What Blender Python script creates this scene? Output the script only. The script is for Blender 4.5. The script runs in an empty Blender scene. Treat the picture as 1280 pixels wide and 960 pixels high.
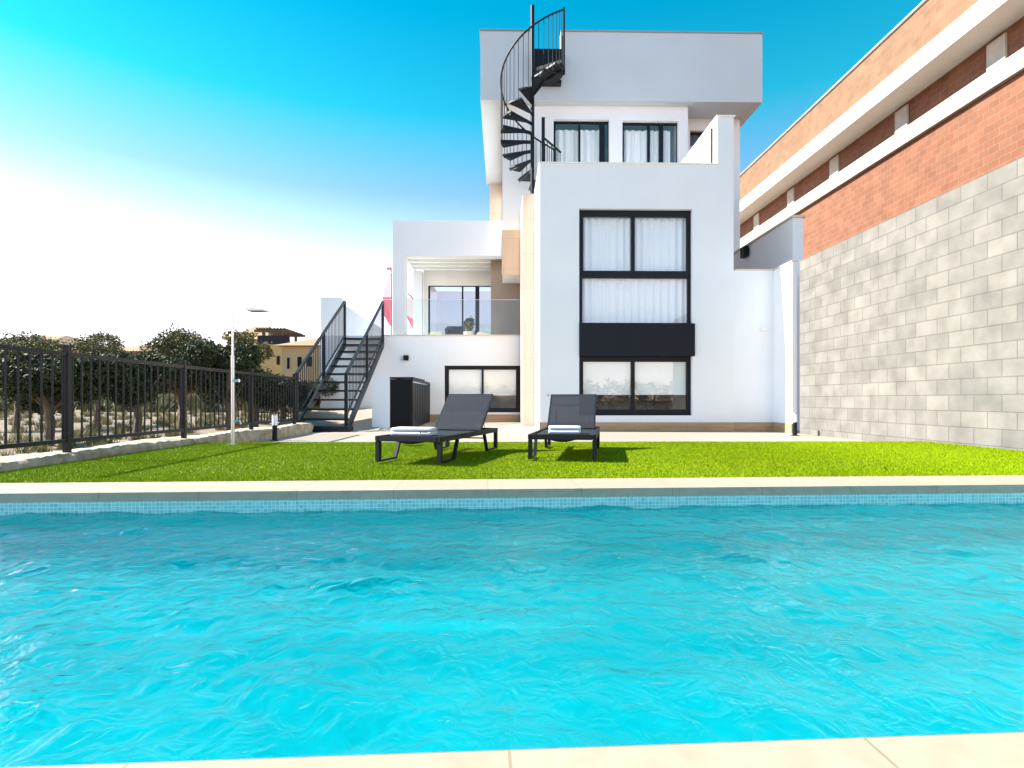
import bpy, bmesh, math, random
import numpy as np
from mathutils import Vector, Matrix
random.seed(7); rng = np.random.default_rng(7)
R = math.radians
scene = bpy.context.scene
col = scene.collection

# ------------------------------------------------------------------ camera, sky, sun, exposure
EYE = 0.59; F = 700.0; HOR = 500.0; YAW = R(0.98)
cam = bpy.data.cameras.new('camera'); camo = bpy.data.objects.new('camera', cam); col.objects.link(camo)
camo.location = (0, 0, EYE); camo.rotation_euler = (R(90), 0, -YAW)
cam.sensor_width = 36; cam.lens = 36 * F / 1280; cam.shift_y = (HOR - 480) / 1280
cam.clip_start = 0.05; cam.clip_end = 3000
scene.camera = camo
SUN_EL, SUN_AZ = R(40), R(276)          # azimuth clockwise from +Y; the sun stands to the left, just behind the facade
w = bpy.data.worlds.new('World'); scene.world = w; w.use_nodes = True
nt = w.node_tree; nt.nodes.clear()
N = nt.nodes.new; L = nt.links.new
sky = N('ShaderNodeTexSky'); sky.sky_type = 'NISHITA'; sky.sun_disc = False
sky.sun_elevation = SUN_EL; sky.sun_rotation = SUN_AZ
sky.air_density = 1.0; sky.dust_density = 0.5; sky.ozone_density = 1.0
tc = N('ShaderNodeTexCoord'); sp = N('ShaderNodeSeparateXYZ'); L(tc.outputs['Generated'], sp.inputs[0])
ramp = N('ShaderNodeValToRGB'); L(sp.outputs['Z'], ramp.inputs[0])
cr = ramp.color_ramp
cr.elements[0].position = 0.0; cr.elements[0].color = (1.06, 0.82, 0.86, 1)
cr.elements[1].position = 0.57; cr.elements[1].color = (0.0, 0.41, 0.42, 1)
for p, c in ((0.17, (1.0, 0.73, 0.76, 1)), (0.26, (0.62, 0.57, 0.62, 1)), (0.34, (0.31, 0.42, 0.47, 1)), (0.45, (0.03, 0.47, 0.42, 1))):
    e = cr.elements.new(p); e.color = c
mx = N('ShaderNodeMix'); mx.data_type = 'RGBA'; mx.blend_type = 'MULTIPLY'; mx.inputs[0].default_value = 1.0
L(sky.outputs[0], mx.inputs[6]); L(ramp.outputs[0], mx.inputs[7])
bg = N('ShaderNodeBackground'); bg.inputs[1].default_value = 0.145
out = N('ShaderNodeOutputWorld'); L(mx.outputs[2], bg.inputs[0]); L(bg.outputs[0], out.inputs[0])
sl = bpy.data.lights.new('sun', 'SUN'); sl.energy = 4.0; sl.angle = R(0.5); sl.color = (1.0, 0.95, 0.87)
so = bpy.data.objects.new('sun', sl); col.objects.link(so)
sd = Vector((math.sin(SUN_AZ) * math.cos(SUN_EL), math.cos(SUN_AZ) * math.cos(SUN_EL), math.sin(SUN_EL)))
so.rotation_euler = sd.to_track_quat('Z', 'Y').to_euler(); so.location = sd * 60
vs = scene.view_settings
vs.view_transform = 'Standard'; vs.look = 'None'; vs.gamma = 1; vs.use_curve_mapping = False
vs.exposure = 2.02
scene.cycles.max_bounces = 10; scene.cycles.transparent_max_bounces = 24

# ------------------------------------------------------------------ helpers
def S(px, py, Y):
    """world (X, Z) of a photo position on the plane at depth Y (used to read dimensions off the photo)"""
    r, u = (px - 640) / F, (HOR - py) / F
    t = Y / (math.cos(YAW) - r * math.sin(YAW))
    return t * (math.sin(YAW) + r * math.cos(YAW)), EYE + t * u
def SX(px, Y): return S(px, 500, Y)[0]
def SZ(py, Y, px=640): return S(px, py, Y)[1]

def chain(o):
    v = Vector((0, 0, 0))
    while o is not None:
        v += o.location; o = o.parent
    return v
class MB:
    def __init__(s): s.bm = bmesh.new()
    def box(s, x0, x1, y0, y1, z0, z1):
        x0, x1 = sorted((x0, x1)); y0, y1 = sorted((y0, y1)); z0, z1 = sorted((z0, z1))
        v = [s.bm.verts.new(p) for p in ((x0,y0,z0),(x1,y0,z0),(x1,y1,z0),(x0,y1,z0),(x0,y0,z1),(x1,y0,z1),(x1,y1,z1),(x0,y1,z1))]
        for f in ((0,3,2,1),(4,5,6,7),(0,1,5,4),(1,2,6,5),(2,3,7,6),(3,0,4,7)): s.bm.faces.new([v[i] for i in f])
        return s
    def prism(s, pts, ext):
        a = [s.bm.verts.new(p) for p in pts]; b = [s.bm.verts.new(Vector(p) + Vector(ext)) for p in pts]
        s.bm.faces.new(a); s.bm.faces.new(b[::-1]); n = len(pts)
        for i in range(n): s.bm.faces.new((a[i], b[i], b[(i+1) % n], a[(i+1) % n]))
        return s
    def face(s, pts): s.bm.faces.new([s.bm.verts.new(p) for p in pts]); return s
    def tube(s, pts, r, seg=8, r2=None):
        pts = [Vector(p) for p in pts]; rings = []
        n = len(pts)
        for i, p in enumerate(pts):
            d = (pts[min(i+1, n-1)] - pts[max(i-1, 0)]).normalized()
            a = Vector((0, 0, 1)) if abs(d.z) < .9 else Vector((1, 0, 0))
            u = d.cross(a).normalized(); v = d.cross(u)
            rr = r if r2 is None else r + (r2 - r) * i / (n - 1)
            rings.append([s.bm.verts.new(p + (u * math.cos(t) + v * math.sin(t)) * rr) for t in [2*math.pi*k/seg for k in range(seg)]])
        for i in range(n-1):
            for k in range(seg): s.bm.faces.new((rings[i][k], rings[i][(k+1) % seg], rings[i+1][(k+1) % seg], rings[i+1][k]))
        s.bm.faces.new(rings[0][::-1]); s.bm.faces.new(rings[-1])
        return s
    def bar(s, p, q, w, h):
        """rectangular bar from p to q, w across (horizontal), h the other way"""
        p, q = Vector(p), Vector(q); d = (q - p).normalized()
        a = Vector((0, 0, 1)) if abs(d.z) < .95 else Vector((0, 1, 0))
        u = d.cross(a).normalized() * w / 2; v = u.normalized().cross(d) * h / 2
        A = [s.bm.verts.new(p + i * u + j * v) for i, j in ((-1,-1),(1,-1),(1,1),(-1,1))]
        B = [s.bm.verts.new(q + i * u + j * v) for i, j in ((-1,-1),(1,-1),(1,1),(-1,1))]
        s.bm.faces.new(A); s.bm.faces.new(B[::-1])
        for i in range(4): s.bm.faces.new((A[i], B[i], B[(i+1) % 4], A[(i+1) % 4]))
        return s
    def wall(s, x0, x1, y0, y1, z0, z1, holes):
        """slab facing -Y with rectangular holes (hx0,hx1,hz0,hz1)"""
        xs = sorted({x0, x1, *[h[0] for h in holes], *[h[1] for h in holes]}); xs = [x for x in xs if x0 <= x <= x1]
        for a, b in zip(xs, xs[1:]):
            hs = sorted([(max(h[2], z0), min(h[3], z1)) for h in holes if h[0] <= a + 1e-6 and h[1] >= b - 1e-6])
            z = z0
            for h0, h1 in hs:
                if h0 > z + 1e-6: s.box(a, b, y0, y1, z, h0)
                z = h1
            if z < z1 - 1e-6: s.box(a, b, y0, y1, z, z1)
        return s
    def build(s, name, mat, parent=None, smooth=False, bevel=0, seg=2):
        bm = s.bm
        if bevel:
            bmesh.ops.bevel(bm, geom=list(bm.edges), offset=bevel, segments=seg, affect='EDGES', clamp_overlap=True)
        bmesh.ops.recalc_face_normals(bm, faces=bm.faces)
        if parent is not None:
            off = chain(parent)
            if off.length: bmesh.ops.translate(bm, verts=bm.verts, vec=-off)
        me = bpy.data.meshes.new(name); bm.to_mesh(me); bm.free()
        if smooth: me.polygons.foreach_set('use_smooth', [True] * len(me.polygons))
        o = bpy.data.objects.new(name, me); col.objects.link(o)
        if mat: me.materials.append(mat)
        if parent is not None: o.parent = parent
        return o
def npmesh(name, verts, faces, mat, parent=None, smooth=False):
    verts = np.asarray(verts, np.float32)
    if parent is not None: verts = verts - np.array(chain(parent), np.float32)
    faces = np.asarray(faces, np.int32); k = faces.shape[1]
    me = bpy.data.meshes.new(name)
    me.vertices.add(len(verts)); me.vertices.foreach_set('co', verts.ravel())
    me.loops.add(faces.size); me.loops.foreach_set('vertex_index', faces.ravel())
    me.polygons.add(len(faces)); me.polygons.foreach_set('loop_start', np.arange(0, faces.size, k, dtype=np.int32))
    me.polygons.foreach_set('loop_total', np.full(len(faces), k, np.int32))
    if smooth: me.polygons.foreach_set('use_smooth', np.ones(len(faces), bool))
    me.update(calc_edges=True); me.validate()
    o = bpy.data.objects.new(name, me); col.objects.link(o); me.materials.append(mat)
    if parent is not None: o.parent = parent
    return o
def tag(o, label=None, cat=None, group=None, kind=None):
    if label: o['label'] = label
    if cat: o['category'] = cat
    if group: o['group'] = group
    if kind: o['kind'] = kind
    return o
def empty(name, loc, label, cat, group=None):
    o = bpy.data.objects.new(name, None); col.objects.link(o); o.location = loc; o.empty_display_size = .2
    return tag(o, label, cat, group)
def children(o): return [c for c in bpy.data.objects if c.parent == o]
def copy_tree(o, parent=None):
    c = o.copy(); col.objects.link(c); c.parent = parent
    for ch in children(o): copy_tree(ch, c)
    return c
def copy_at(src, dx, dy, dz):
    c = src.copy(); col.objects.link(c); c.parent = src.parent
    c.location = src.location + Vector((dx, dy, dz)); return c

# ------------------------------------------------------------------ materials
def mat(name, rgb, rough=.6, var=.0, scale=3.0, bump=0, bscale=60, metal=0, spec=.5, detail=4):
    m = bpy.data.materials.new(name); m.use_nodes = True; t = m.node_tree; b = t.nodes['Principled BSDF']
    b.inputs['Base Color'].default_value = (*rgb, 1); b.inputs['Roughness'].default_value = rough
    b.inputs['Metallic'].default_value = metal; b.inputs['Specular IOR Level'].default_value = spec
    tcn = t.nodes.new('ShaderNodeTexCoord')
    if var:
        n = t.nodes.new('ShaderNodeTexNoise'); n.inputs['Scale'].default_value = scale; n.inputs['Detail'].default_value = detail
        t.links.new(tcn.outputs['Object'], n.inputs['Vector'])
        r = t.nodes.new('ShaderNodeValToRGB')
        r.color_ramp.elements[0].position = .3; r.color_ramp.elements[1].position = .7
        r.color_ramp.elements[0].color = (*[c * (1 - var) for c in rgb], 1)
        r.color_ramp.elements[1].color = (*[min(1, c * (1 + var)) for c in rgb], 1)
        t.links.new(n.outputs['Fac'], r.inputs[0]); t.links.new(r.outputs[0], b.inputs['Base Color'])
    if bump:
        n2 = t.nodes.new('ShaderNodeTexNoise'); n2.inputs['Scale'].default_value = bscale; n2.inputs['Detail'].default_value = 3
        t.links.new(tcn.outputs['Object'], n2.inputs['Vector'])
        bp = t.nodes.new('ShaderNodeBump'); bp.inputs['Strength'].default_value = bump; bp.inputs['Distance'].default_value = .004
        t.links.new(n2.outputs['Fac'], bp.inputs['Height']); t.links.new(bp.outputs[0], b.inputs['Normal'])
    return m
def tile_mat(name, c1, c2, mortar, bw, bh, gap, rough=.6, axis='XY', offset=.5, rot=0, var=.12, vscale=(2, 2, 2), smooth=.1):
    """tiles / planks / blocks: brick texture in object space plus noise"""
    m = bpy.data.materials.new(name); m.use_nodes = True; t = m.node_tree; b = t.nodes['Principled BSDF']
    b.inputs['Roughness'].default_value = rough
    tcn = t.nodes.new('ShaderNodeTexCoord'); mp = t.nodes.new('ShaderNodeMapping')
    t.links.new(tcn.outputs['Object'], mp.inputs['Vector'])
    sx_ = t.nodes.new('ShaderNodeSeparateXYZ'); cx_ = t.nodes.new('ShaderNodeCombineXYZ'); t.links.new(mp.outputs[0], sx_.inputs[0])
    t.links.new(sx_.outputs['Y' if axis == 'YZ' else 'X'], cx_.inputs['X']); t.links.new(sx_.outputs['Y' if axis == 'XY' else 'Z'], cx_.inputs['Y'])
    br = t.nodes.new('ShaderNodeTexBrick'); t.links.new(cx_.outputs[0], br.inputs['Vector'])
    br.offset = offset
    br.inputs['Color1'].default_value = (*c1, 1); br.inputs['Color2'].default_value = (*c2, 1); br.inputs['Mortar'].default_value = (*mortar, 1)
    br.inputs['Scale'].default_value = 1; br.inputs['Mortar Size'].default_value = gap; br.inputs['Mortar Smooth'].default_value = smooth
    br.inputs['Brick Width'].default_value = bw; br.inputs['Row Height'].default_value = bh
    n = t.nodes.new('ShaderNodeTexNoise'); n.inputs['Scale'].default_value = 1; n.inputs['Detail'].default_value = 6
    mp2 = t.nodes.new('ShaderNodeMapping'); mp2.inputs['Scale'].default_value = vscale
    t.links.new(tcn.outputs['Object'], mp2.inputs['Vector']); t.links.new(mp2.outputs[0], n.inputs['Vector'])
    r = t.nodes.new('ShaderNodeValToRGB'); r.color_ramp.elements[0].position = .3; r.color_ramp.elements[1].position = .7
    r.color_ramp.elements[0].color = (1 - var, 1 - var, 1 - var, 1); r.color_ramp.elements[1].color = (1, 1, 1, 1)
    t.links.new(n.outputs['Fac'], r.inputs[0])
    x = t.nodes.new('ShaderNodeMix'); x.data_type = 'RGBA'; x.blend_type = 'MULTIPLY'; x.inputs[0].default_value = 1
    t.links.new(br.outputs['Color'], x.inputs[6]); t.links.new(r.outputs[0], x.inputs[7]); t.links.new(x.outputs[2], b.inputs['Base Color'])
    bp = t.nodes.new('ShaderNodeBump'); bp.inputs['Strength'].default_value = .4; bp.inputs['Distance'].default_value = .004; bp.invert = True
    t.links.new(br.outputs['Fac'], bp.inputs['Height']); t.links.new(bp.outputs[0], b.inputs['Normal'])
    return m
def glass_mat(name, tint, ior=1.5, rough=0.0, wav=0.0):
    m = bpy.data.materials.new(name); m.use_nodes = True; t = m.node_tree; t.nodes.remove(t.nodes['Principled BSDF'])
    o = t.nodes['Material Output']
    tr = t.nodes.new('ShaderNodeBsdfTransparent'); tr.inputs[0].default_value = (*tint, 1)
    gl = t.nodes.new('ShaderNodeBsdfGlossy'); gl.inputs['Roughness'].default_value = rough
    fr = t.nodes.new('ShaderNodeFresnel'); ge = t.nodes.new('ShaderNodeNewGeometry'); mi = t.nodes.new('ShaderNodeMix')
    mi.inputs[2].default_value = ior; mi.inputs[3].default_value = 1 / ior     # both faces of the sheet reflect alike
    t.links.new(ge.outputs['Backfacing'], mi.inputs[0]); t.links.new(mi.outputs[0], fr.inputs[0])
    mxs = t.nodes.new('ShaderNodeMixShader')
    t.links.new(fr.outputs[0], mxs.inputs[0]); t.links.new(tr.outputs[0], mxs.inputs[1]); t.links.new(gl.outputs[0], mxs.inputs[2])
    t.links.new(mxs.outputs[0], o.inputs[0])
    if wav:
        tcn = t.nodes.new('ShaderNodeTexCoord'); n = t.nodes.new('ShaderNodeTexNoise'); n.inputs['Scale'].default_value = .8
        t.links.new(tcn.outputs['Object'], n.inputs['Vector'])
        bp = t.nodes.new('ShaderNodeBump'); bp.inputs['Strength'].default_value = wav; bp.inputs['Distance'].default_value = .01
        t.links.new(n.outputs['Fac'], bp.inputs['Height'])
        t.links.new(bp.outputs[0], gl.inputs['Normal'])
    return m
M = {}
M['white'] = mat('white_render', (.80, .80, .81), .85, var=.025, scale=.9, bump=.4, bscale=70, detail=8)
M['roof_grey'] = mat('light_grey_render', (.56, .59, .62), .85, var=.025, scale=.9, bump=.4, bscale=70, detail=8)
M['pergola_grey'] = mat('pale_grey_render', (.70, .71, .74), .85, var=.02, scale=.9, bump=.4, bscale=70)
M['white_trim'] = mat('white_trim', (.82, .81, .78), .6, var=.02, scale=2)
M['coping_metal'] = mat('coping_metal', (.30, .29, .28), .5)
M['cap'] = mat('cap_stone', (.62, .55, .45), .7, var=.06, scale=6)
M['anthracite'] = mat('anthracite_paint', (.006, .0075, .011), .4, spec=.22, var=.12, scale=3)
M['panel'] = mat('anthracite_panel', (.006, .008, .013), .55, var=.06, scale=2, spec=.25)
M['steel'] = mat('dark_steel', (.010, .012, .016), .45, spec=.22, var=.2, scale=8)
M['door_black'] = mat('door_black', (.003, .004, .005), .6, spec=.22, var=.1)
M['beige'] = tile_mat('beige_cladding', (.60, .46, .34), (.56, .43, .32), (.40, .31, .24), 1.2, .9, .004, .5, 'XZ', var=.10, vscale=(9, 9, .6))
M['skirt'] = tile_mat('skirting_tile', (.50, .31, .17), (.40, .25, .14), (.30, .20, .13), 1.2, .6, .004, .5, 'XZ', var=.3, vscale=(1.2, 1.2, 14))
M['paving'] = tile_mat('terrace_paving', (.35, .29, .24), (.33, .27, .22), (.25, .20, .16), 1.2, .3, .003, .55, 'XY', var=.12, vscale=(1, 6, 2))
M['coping'] = tile_mat('pool_coping_stone', (.36, .285, .21), (.34, .27, .195), (.25, .19, .13), .62, 5, .003, .55, 'XY', offset=0, var=.16, vscale=(16, 16, 16))
M['taupe'] = mat('taupe_wall', (.34, .26, .20), .8, var=.05, scale=2)
M['curtain'] = mat('sheer_curtain', (.93, .93, .92), .9)
M['blind'] = mat('roller_blind', (.82, .87, .86), .9, var=.03, scale=2)
M['glass'] = glass_mat('window_glass', (.99, .995, .995), 1.7, 0, .03)
M['mirror_glass'] = glass_mat('solar_glass', (.90, .95, .97), 3.0, 0, .05)
M['rail_glass'] = glass_mat('railing_glass', (.90, .955, .96), 1.35)
M['slat'] = mat('bed_sling', (.016, .018, .024), .8, spec=.2, bump=.3, bscale=300)
M['bed_frame'] = mat('bed_frame', (.009, .010, .014), .5, spec=.22)
M['towel'] = mat('towel_cotton', (.62, .62, .63), .95, bump=.8, bscale=140)
M['ink'] = mat('label_ink', (.03, .05, .06), .7)
M['chrome'] = mat('brushed_steel', (.55, .55, .54), .32, metal=1)
M['lamp_white'] = mat('lamp_diffuser', (.85, .87, .90), .4)
M['stone'] = mat('rough_limestone', (.34, .28, .20), .9, var=.35, scale=7, bump=1, bscale=25, detail=8)
M['earth'] = mat('dry_earth', (.15, .108, .066), .95, var=.35, scale=1.3, detail=10)
M['bark'] = mat('tree_bark', (.12, .085, .055), .9, var=.3, scale=8)
M['villa_wall'] = mat('ochre_render', (.44, .30, .13), .9, var=.08, scale=.5)
M['villa_pale'] = mat('pale_render', (.50, .36, .19), .9, var=.08, scale=.5)
M['roof_tile'] = tile_mat('roof_tile', (.42, .24, .12), (.36, .2, .1), (.22, .12, .07), .5, .3, .04, .8, 'XY')
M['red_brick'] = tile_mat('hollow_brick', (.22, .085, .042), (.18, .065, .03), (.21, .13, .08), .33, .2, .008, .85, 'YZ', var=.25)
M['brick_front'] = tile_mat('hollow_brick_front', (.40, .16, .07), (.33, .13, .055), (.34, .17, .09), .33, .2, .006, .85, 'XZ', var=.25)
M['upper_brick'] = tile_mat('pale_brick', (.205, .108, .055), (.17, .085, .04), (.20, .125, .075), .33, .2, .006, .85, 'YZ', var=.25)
M['block'] = tile_mat('concrete_block', (.20, .185, .165), (.155, .145, .13), (.12, .11, .10), .42, .22, .008, .9, 'YZ', var=.35, vscale=(3, 3, 3))
M['concrete'] = mat('concrete', (.46, .42, .36), .9, var=.15, scale=2)
M['flag_red'] = mat('flag_red', (.62, .12, .17), .8)
M['flag_white'] = mat('flag_white', (.66, .50, .50), .8)
M['wicker'] = mat('dark_wicker', (.05, .055, .065), .8, bump=1, bscale=120)
M['cushion'] = mat('cream_cushion', (.62, .54, .42), .9)
M['terracotta'] = mat('pale_pot', (.55, .45, .34), .8)
def leaf_mat(name, a, b):
    m = bpy.data.materials.new(name); m.use_nodes = True; t = m.node_tree; p = t.nodes['Principled BSDF']
    g = t.nodes.new('ShaderNodeNewGeometry'); r = t.nodes.new('ShaderNodeValToRGB')
    r.color_ramp.elements[0].color = (*a, 1); r.color_ramp.elements[1].color = (*b, 1)
    t.links.new(g.outputs['Random Per Island'], r.inputs[0]); t.links.new(r.outputs[0], p.inputs['Base Color'])
    p.inputs['Roughness'].default_value = .65; p.inputs['Specular IOR Level'].default_value = .25
    return m
M['leaf_dark'] = leaf_mat('dark_leaf', (.014, .024, .010), (.060, .072, .024))
M['leaf_olive'] = leaf_mat('olive_leaf', (.05, .058, .022), (.17, .155, .06))
M['leaf_dry'] = leaf_mat('dry_leaf', (.12, .11, .04), (.24, .19, .07))
M['blade'] = leaf_mat('turf_blade', (.17, .25, .001), (.245, .325, .002)); M['blade'].node_tree.nodes['Principled BSDF'].inputs['Specular IOR Level'].default_value = .05
M['turf'] = mat('turf_base', (.13, .18, .002), .9, var=.25, scale=40)

# pool lining: small glass mosaic
def mosaic():
    m = bpy.data.materials.new('pool_mosaic'); m.use_nodes = True; t = m.node_tree; b = t.nodes['Principled BSDF']
    b.inputs['Roughness'].default_value = .3
    tcn = t.nodes.new('ShaderNodeTexCoord'); geo = t.nodes.new('ShaderNodeNewGeometry')
    br = t.nodes.new('ShaderNodeTexBrick'); br.offset = 0
    mp = t.nodes.new('ShaderNodeMapping'); mp.inputs['Rotation'].default_value = (R(-90), 0, 0)
    t.links.new(tcn.outputs['Object'], mp.inputs['Vector']); t.links.new(mp.outputs[0], br.inputs['Vector'])
    br.inputs['Scale'].default_value = 1; br.inputs['Brick Width'].default_value = .025; br.inputs['Row Height'].default_value = .0225
    br.inputs['Mortar Size'].default_value = .0014; br.inputs['Mortar Smooth'].default_value = .2; br.inputs['Bias'].default_value = 0
    br.inputs['Color1'].default_value = (.17, .40, .41, 1); br.inputs['Color2'].default_value = (.30, .53, .52, 1); br.inputs['Mortar'].default_value = (.62, .74, .74, 1)
    t.links.new(br.outputs['Color'], b.inputs['Base Color'])
    return m
M['mosaic'] = mosaic()
M['basin'] = mat('basin_mosaic', (.42, .70, .73), .5, var=.10, scale=1.2, detail=6)
def water_mat():
    m = bpy.data.materials.new('pool_water'); m.use_nodes = True; t = m.node_tree; t.nodes.remove(t.nodes['Principled BSDF'])
    o = t.nodes['Material Output']; n_ = t.nodes.new
    tcn = n_('ShaderNodeTexCoord'); mp = n_('ShaderNodeMapping'); mp.inputs['Scale'].default_value = (1.15, 1.0, 1); mp.inputs['Rotation'].default_value = (0, 0, R(-28))
    t.links.new(tcn.outputs['Object'], mp.inputs['Vector'])
    n1 = n_('ShaderNodeTexNoise'); n1.inputs['Scale'].default_value = 11; n1.inputs['Detail'].default_value = 6; n1.inputs['Distortion'].default_value = .8
    t.links.new(mp.outputs[0], n1.inputs['Vector'])
    bp = n_('ShaderNodeBump'); bp.inputs['Strength'].default_value = 1; bp.inputs['Distance'].default_value = .020
    t.links.new(n1.outputs['Fac'], bp.inputs['Height'])
    tr = n_('ShaderNodeBsdfTransparent'); tr.inputs[0].default_value = (.045, .67, .715, 1)
    rf = n_('ShaderNodeBsdfRefraction'); rf.inputs['Color'].default_value = (.045, .67, .715, 1); rf.inputs['IOR'].default_value = 1.33; rf.inputs['Roughness'].default_value = 0
    t.links.new(bp.outputs[0], rf.inputs['Normal'])
    m1 = n_('ShaderNodeMixShader'); m1.inputs[0].default_value = .74
    t.links.new(tr.outputs[0], m1.inputs[1]); t.links.new(rf.outputs[0], m1.inputs[2])
    gl = n_('ShaderNodeBsdfGlossy'); gl.inputs['Roughness'].default_value = .012; t.links.new(bp.outputs[0], gl.inputs['Normal'])
    fr = n_('ShaderNodeFresnel'); fr.inputs[0].default_value = 1.22; t.links.new(bp.outputs[0], fr.inputs['Normal'])
    m2 = n_('ShaderNodeMixShader'); t.links.new(fr.outputs[0], m2.inputs[0]); t.links.new(m1.outputs[0], m2.inputs[1]); t.links.new(gl.outputs[0], m2.inputs[2])
    t.links.new(m2.outputs[0], o.inputs[0])
    return m
M['water'] = water_mat()
def sling_mat():
    m = mat('back_sling', (.020, .022, .031), .8, spec=.2, bump=.3, bscale=300); t = m.node_tree; b = t.nodes['Principled BSDF']
    tr = t.nodes.new('ShaderNodeBsdfTransparent'); x = t.nodes.new('ShaderNodeMixShader'); x.inputs[0].default_value = .20
    t.links.new(b.outputs[0], x.inputs[1]); t.links.new(tr.outputs[0], x.inputs[2]); t.links.new(x.outputs[0], t.nodes['Material Output'].inputs[0])
    return m
M['sling'] = sling_mat()

# ------------------------------------------------------------------ ground, pool, lawn, terrace
PA = R(2.2); PO = Vector((0.012, 0.945, 0))                       # pool frame: origin on the near edge, turned 2.2 degrees
def pw(u, v, z=0): return Vector((PO.x + u * math.cos(PA) - v * math.sin(PA), PO.y + u * math.sin(PA) + v * math.cos(PA), z))
U0, U1, V1, WL = -6.4, 4.2, 2.76, -0.128
def ring(outer, inner):
    mb = MB(); bm = mb.bm
    a = [bm.verts.new(p) for p in outer]; b = [bm.verts.new(p) for p in inner]
    for i in range(4): bm.faces.new((a[i], a[(i+1) % 4], b[(i+1) % 4], b[i]))
    return mb
g = ring([(-900, -600, -.26), (900, -600, -.26), (900, 1500, -.26), (-900, 1500, -.26)],
         [pw(U0-.2, -.2, -.26), pw(U1+.2, -.2, -.26), pw(U1+.2, V1+.2, -.26), pw(U0-.2, V1+.2, -.26)]).build('ground', M['earth'])
tag(g, kind='structure')
mb = MB(); z0 = -1.35                                              # pool shell, seen from inside
q = [(U0, 0), (U1, 0), (U1, V1), (U0, V1)]
cove = [(0, -.2), (0, -.80), (.02, -.92), (.07, -1.03), (.15, -1.13), (.26, -1.2), (.40, -1.25), (.56, -1.28)]  # curved wall foot, added to catch sun and brighten the far side
def inset(d): return [(U0 + d, d), (U1 - d, d), (U1 - d, V1 - d), (U0 + d, V1 - d)]
for (d0, h0), (d1, h1) in zip(cove, cove[1:]):
    qa, qb = inset(d0), inset(d1)
    for i in range(4):
        j = (i + 1) % 4
        mb.face([pw(*qb[i], h1), pw(*qb[j], h1), pw(*qa[j], h0), pw(*qa[i], h0)])
mb.face([pw(u, v, cove[-1][1]) for u, v in inset(cove[-1][0])])
bmesh.ops.remove_doubles(mb.bm, verts=mb.bm.verts, dist=1e-4)
o = mb.build('pool_basin', M['basin'], smooth=True); tag(o, kind='structure')
mb = MB()
for i in range(4):
    a, b = q[i], q[(i+1) % 4]
    mb.face([(a[0], a[1], -.2), (b[0], b[1], -.2), (b[0], b[1], -.058), (a[0], a[1], -.058)])
o = mb.build('pool_tile_band', M['mosaic']); o.location = PO; o.rotation_euler.z = PA; tag(o, kind='structure')
# coping slabs (in the pool frame)
mb = MB(); CW = .47; e = .0
mb.box(U0-CW, U1+CW, V1-e, V1+CW, -.058, 0).box(U0-CW, U1+CW, -1.6, e, -.058, 0)
mb.box(U0-CW, U0+e, e, V1-e, -.058, 0).box(U1-e, U1+CW, e, V1-e, -.058, 0)
o = mb.build('pool_coping', M['coping']); o.location = PO; o.rotation_euler.z = PA; tag(o, kind='structure')
mb = MB(); mb.box(U0-.16, U1+.16, V1+.004, V1+.2, -.5, -.062).box(U0-.16, U1+.16, -.2, -.004, -.5, -.062)
mb.box(U0-.2, U0-.004, 0, V1, -.5, -.062).box(U1+.004, U1+.2, 0, V1, -.5, -.062)
o = mb.build('pool_wall_core', M['concrete']); o.location = PO; o.rotation_euler.z = PA; tag(o, kind='structure')
# water: gently rippled sheet
nu, nv = 520, 170
uu = np.linspace(U0, U1, nu); vv = np.linspace(0, V1, nv); UU, VV = np.meshgrid(uu, vv)
H = np.zeros_like(UU)
for k in range(46):
    lam = 10 ** rng.uniform(-1.15, -.22); th = R(62) + rng.normal(0, .75); ph = rng.uniform(0, 6.28)
    wob = .35 * np.sin(UU * rng.uniform(.5, 2) + rng.uniform(0, 6)) + .35 * np.sin(VV * rng.uniform(.5, 2.5) + rng.uniform(0, 6))
    H += .0036 * lam ** .9 * np.sin(2 * np.pi / lam * (UU * np.cos(th) + VV * np.sin(th)) + ph + 2.2 * wob)
cosA, sinA = math.cos(PA), math.sin(PA)
XX = PO.x + UU * cosA - VV * sinA; YY = PO.y + UU * sinA + VV * cosA
V = np.stack([XX, YY, WL + H], -1).reshape(-1, 3)
idx = np.arange(nu * nv).reshape(nv, nu)
Fq = np.stack([idx[:-1, :-1], idx[:-1, 1:], idx[1:, 1:], idx[1:, :-1]], -1).reshape(-1, 4)
o = npmesh('pool_water', V, Fq, M['water'], smooth=True); tag(o, kind='structure')
# lawn slab and blades
XL, XR, LB = -4.10, 6.02, 7.85
def lf(x): return pw(0, V1 + CW).y + math.tan(PA) * x              # front edge of the lawn
mb = MB(); mb.prism([(XL, lf(XL) + .002, -.2), (XR, lf(XR) + .002, -.2), (XR, LB, -.2), (XL, LB, -.2)], (0, 0, .198))
o = mb.build('lawn', M['turf']); tag(o, kind='structure')
nb = 560000
bx = rng.uniform(XL, XR, nb); t_ = rng.uniform(0, 1, nb) ** 1.15
fy = lf(0) + math.tan(PA) * bx; by = fy + .004 + (LB - fy) * t_
keep = np.abs(bx) < by * 1.02 + .3; bx, by = bx[keep], by[keep]; nb = len(bx)
patch = .5 + .5 * np.sin(bx * 2.3 + np.sin(by * 3.1)) * np.sin(by * 2.7 + bx)
hh = rng.uniform(.009, .018, nb) * (.9 + .2 * patch); ww = rng.uniform(.0016, .0030, nb); an = rng.uniform(0, np.pi, nb)
lx = rng.normal(0, .006, nb) + .003 * np.sin(bx * 1.7); ly = rng.normal(-.002, .006, nb)
zb = np.full(nb, -.003)
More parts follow.
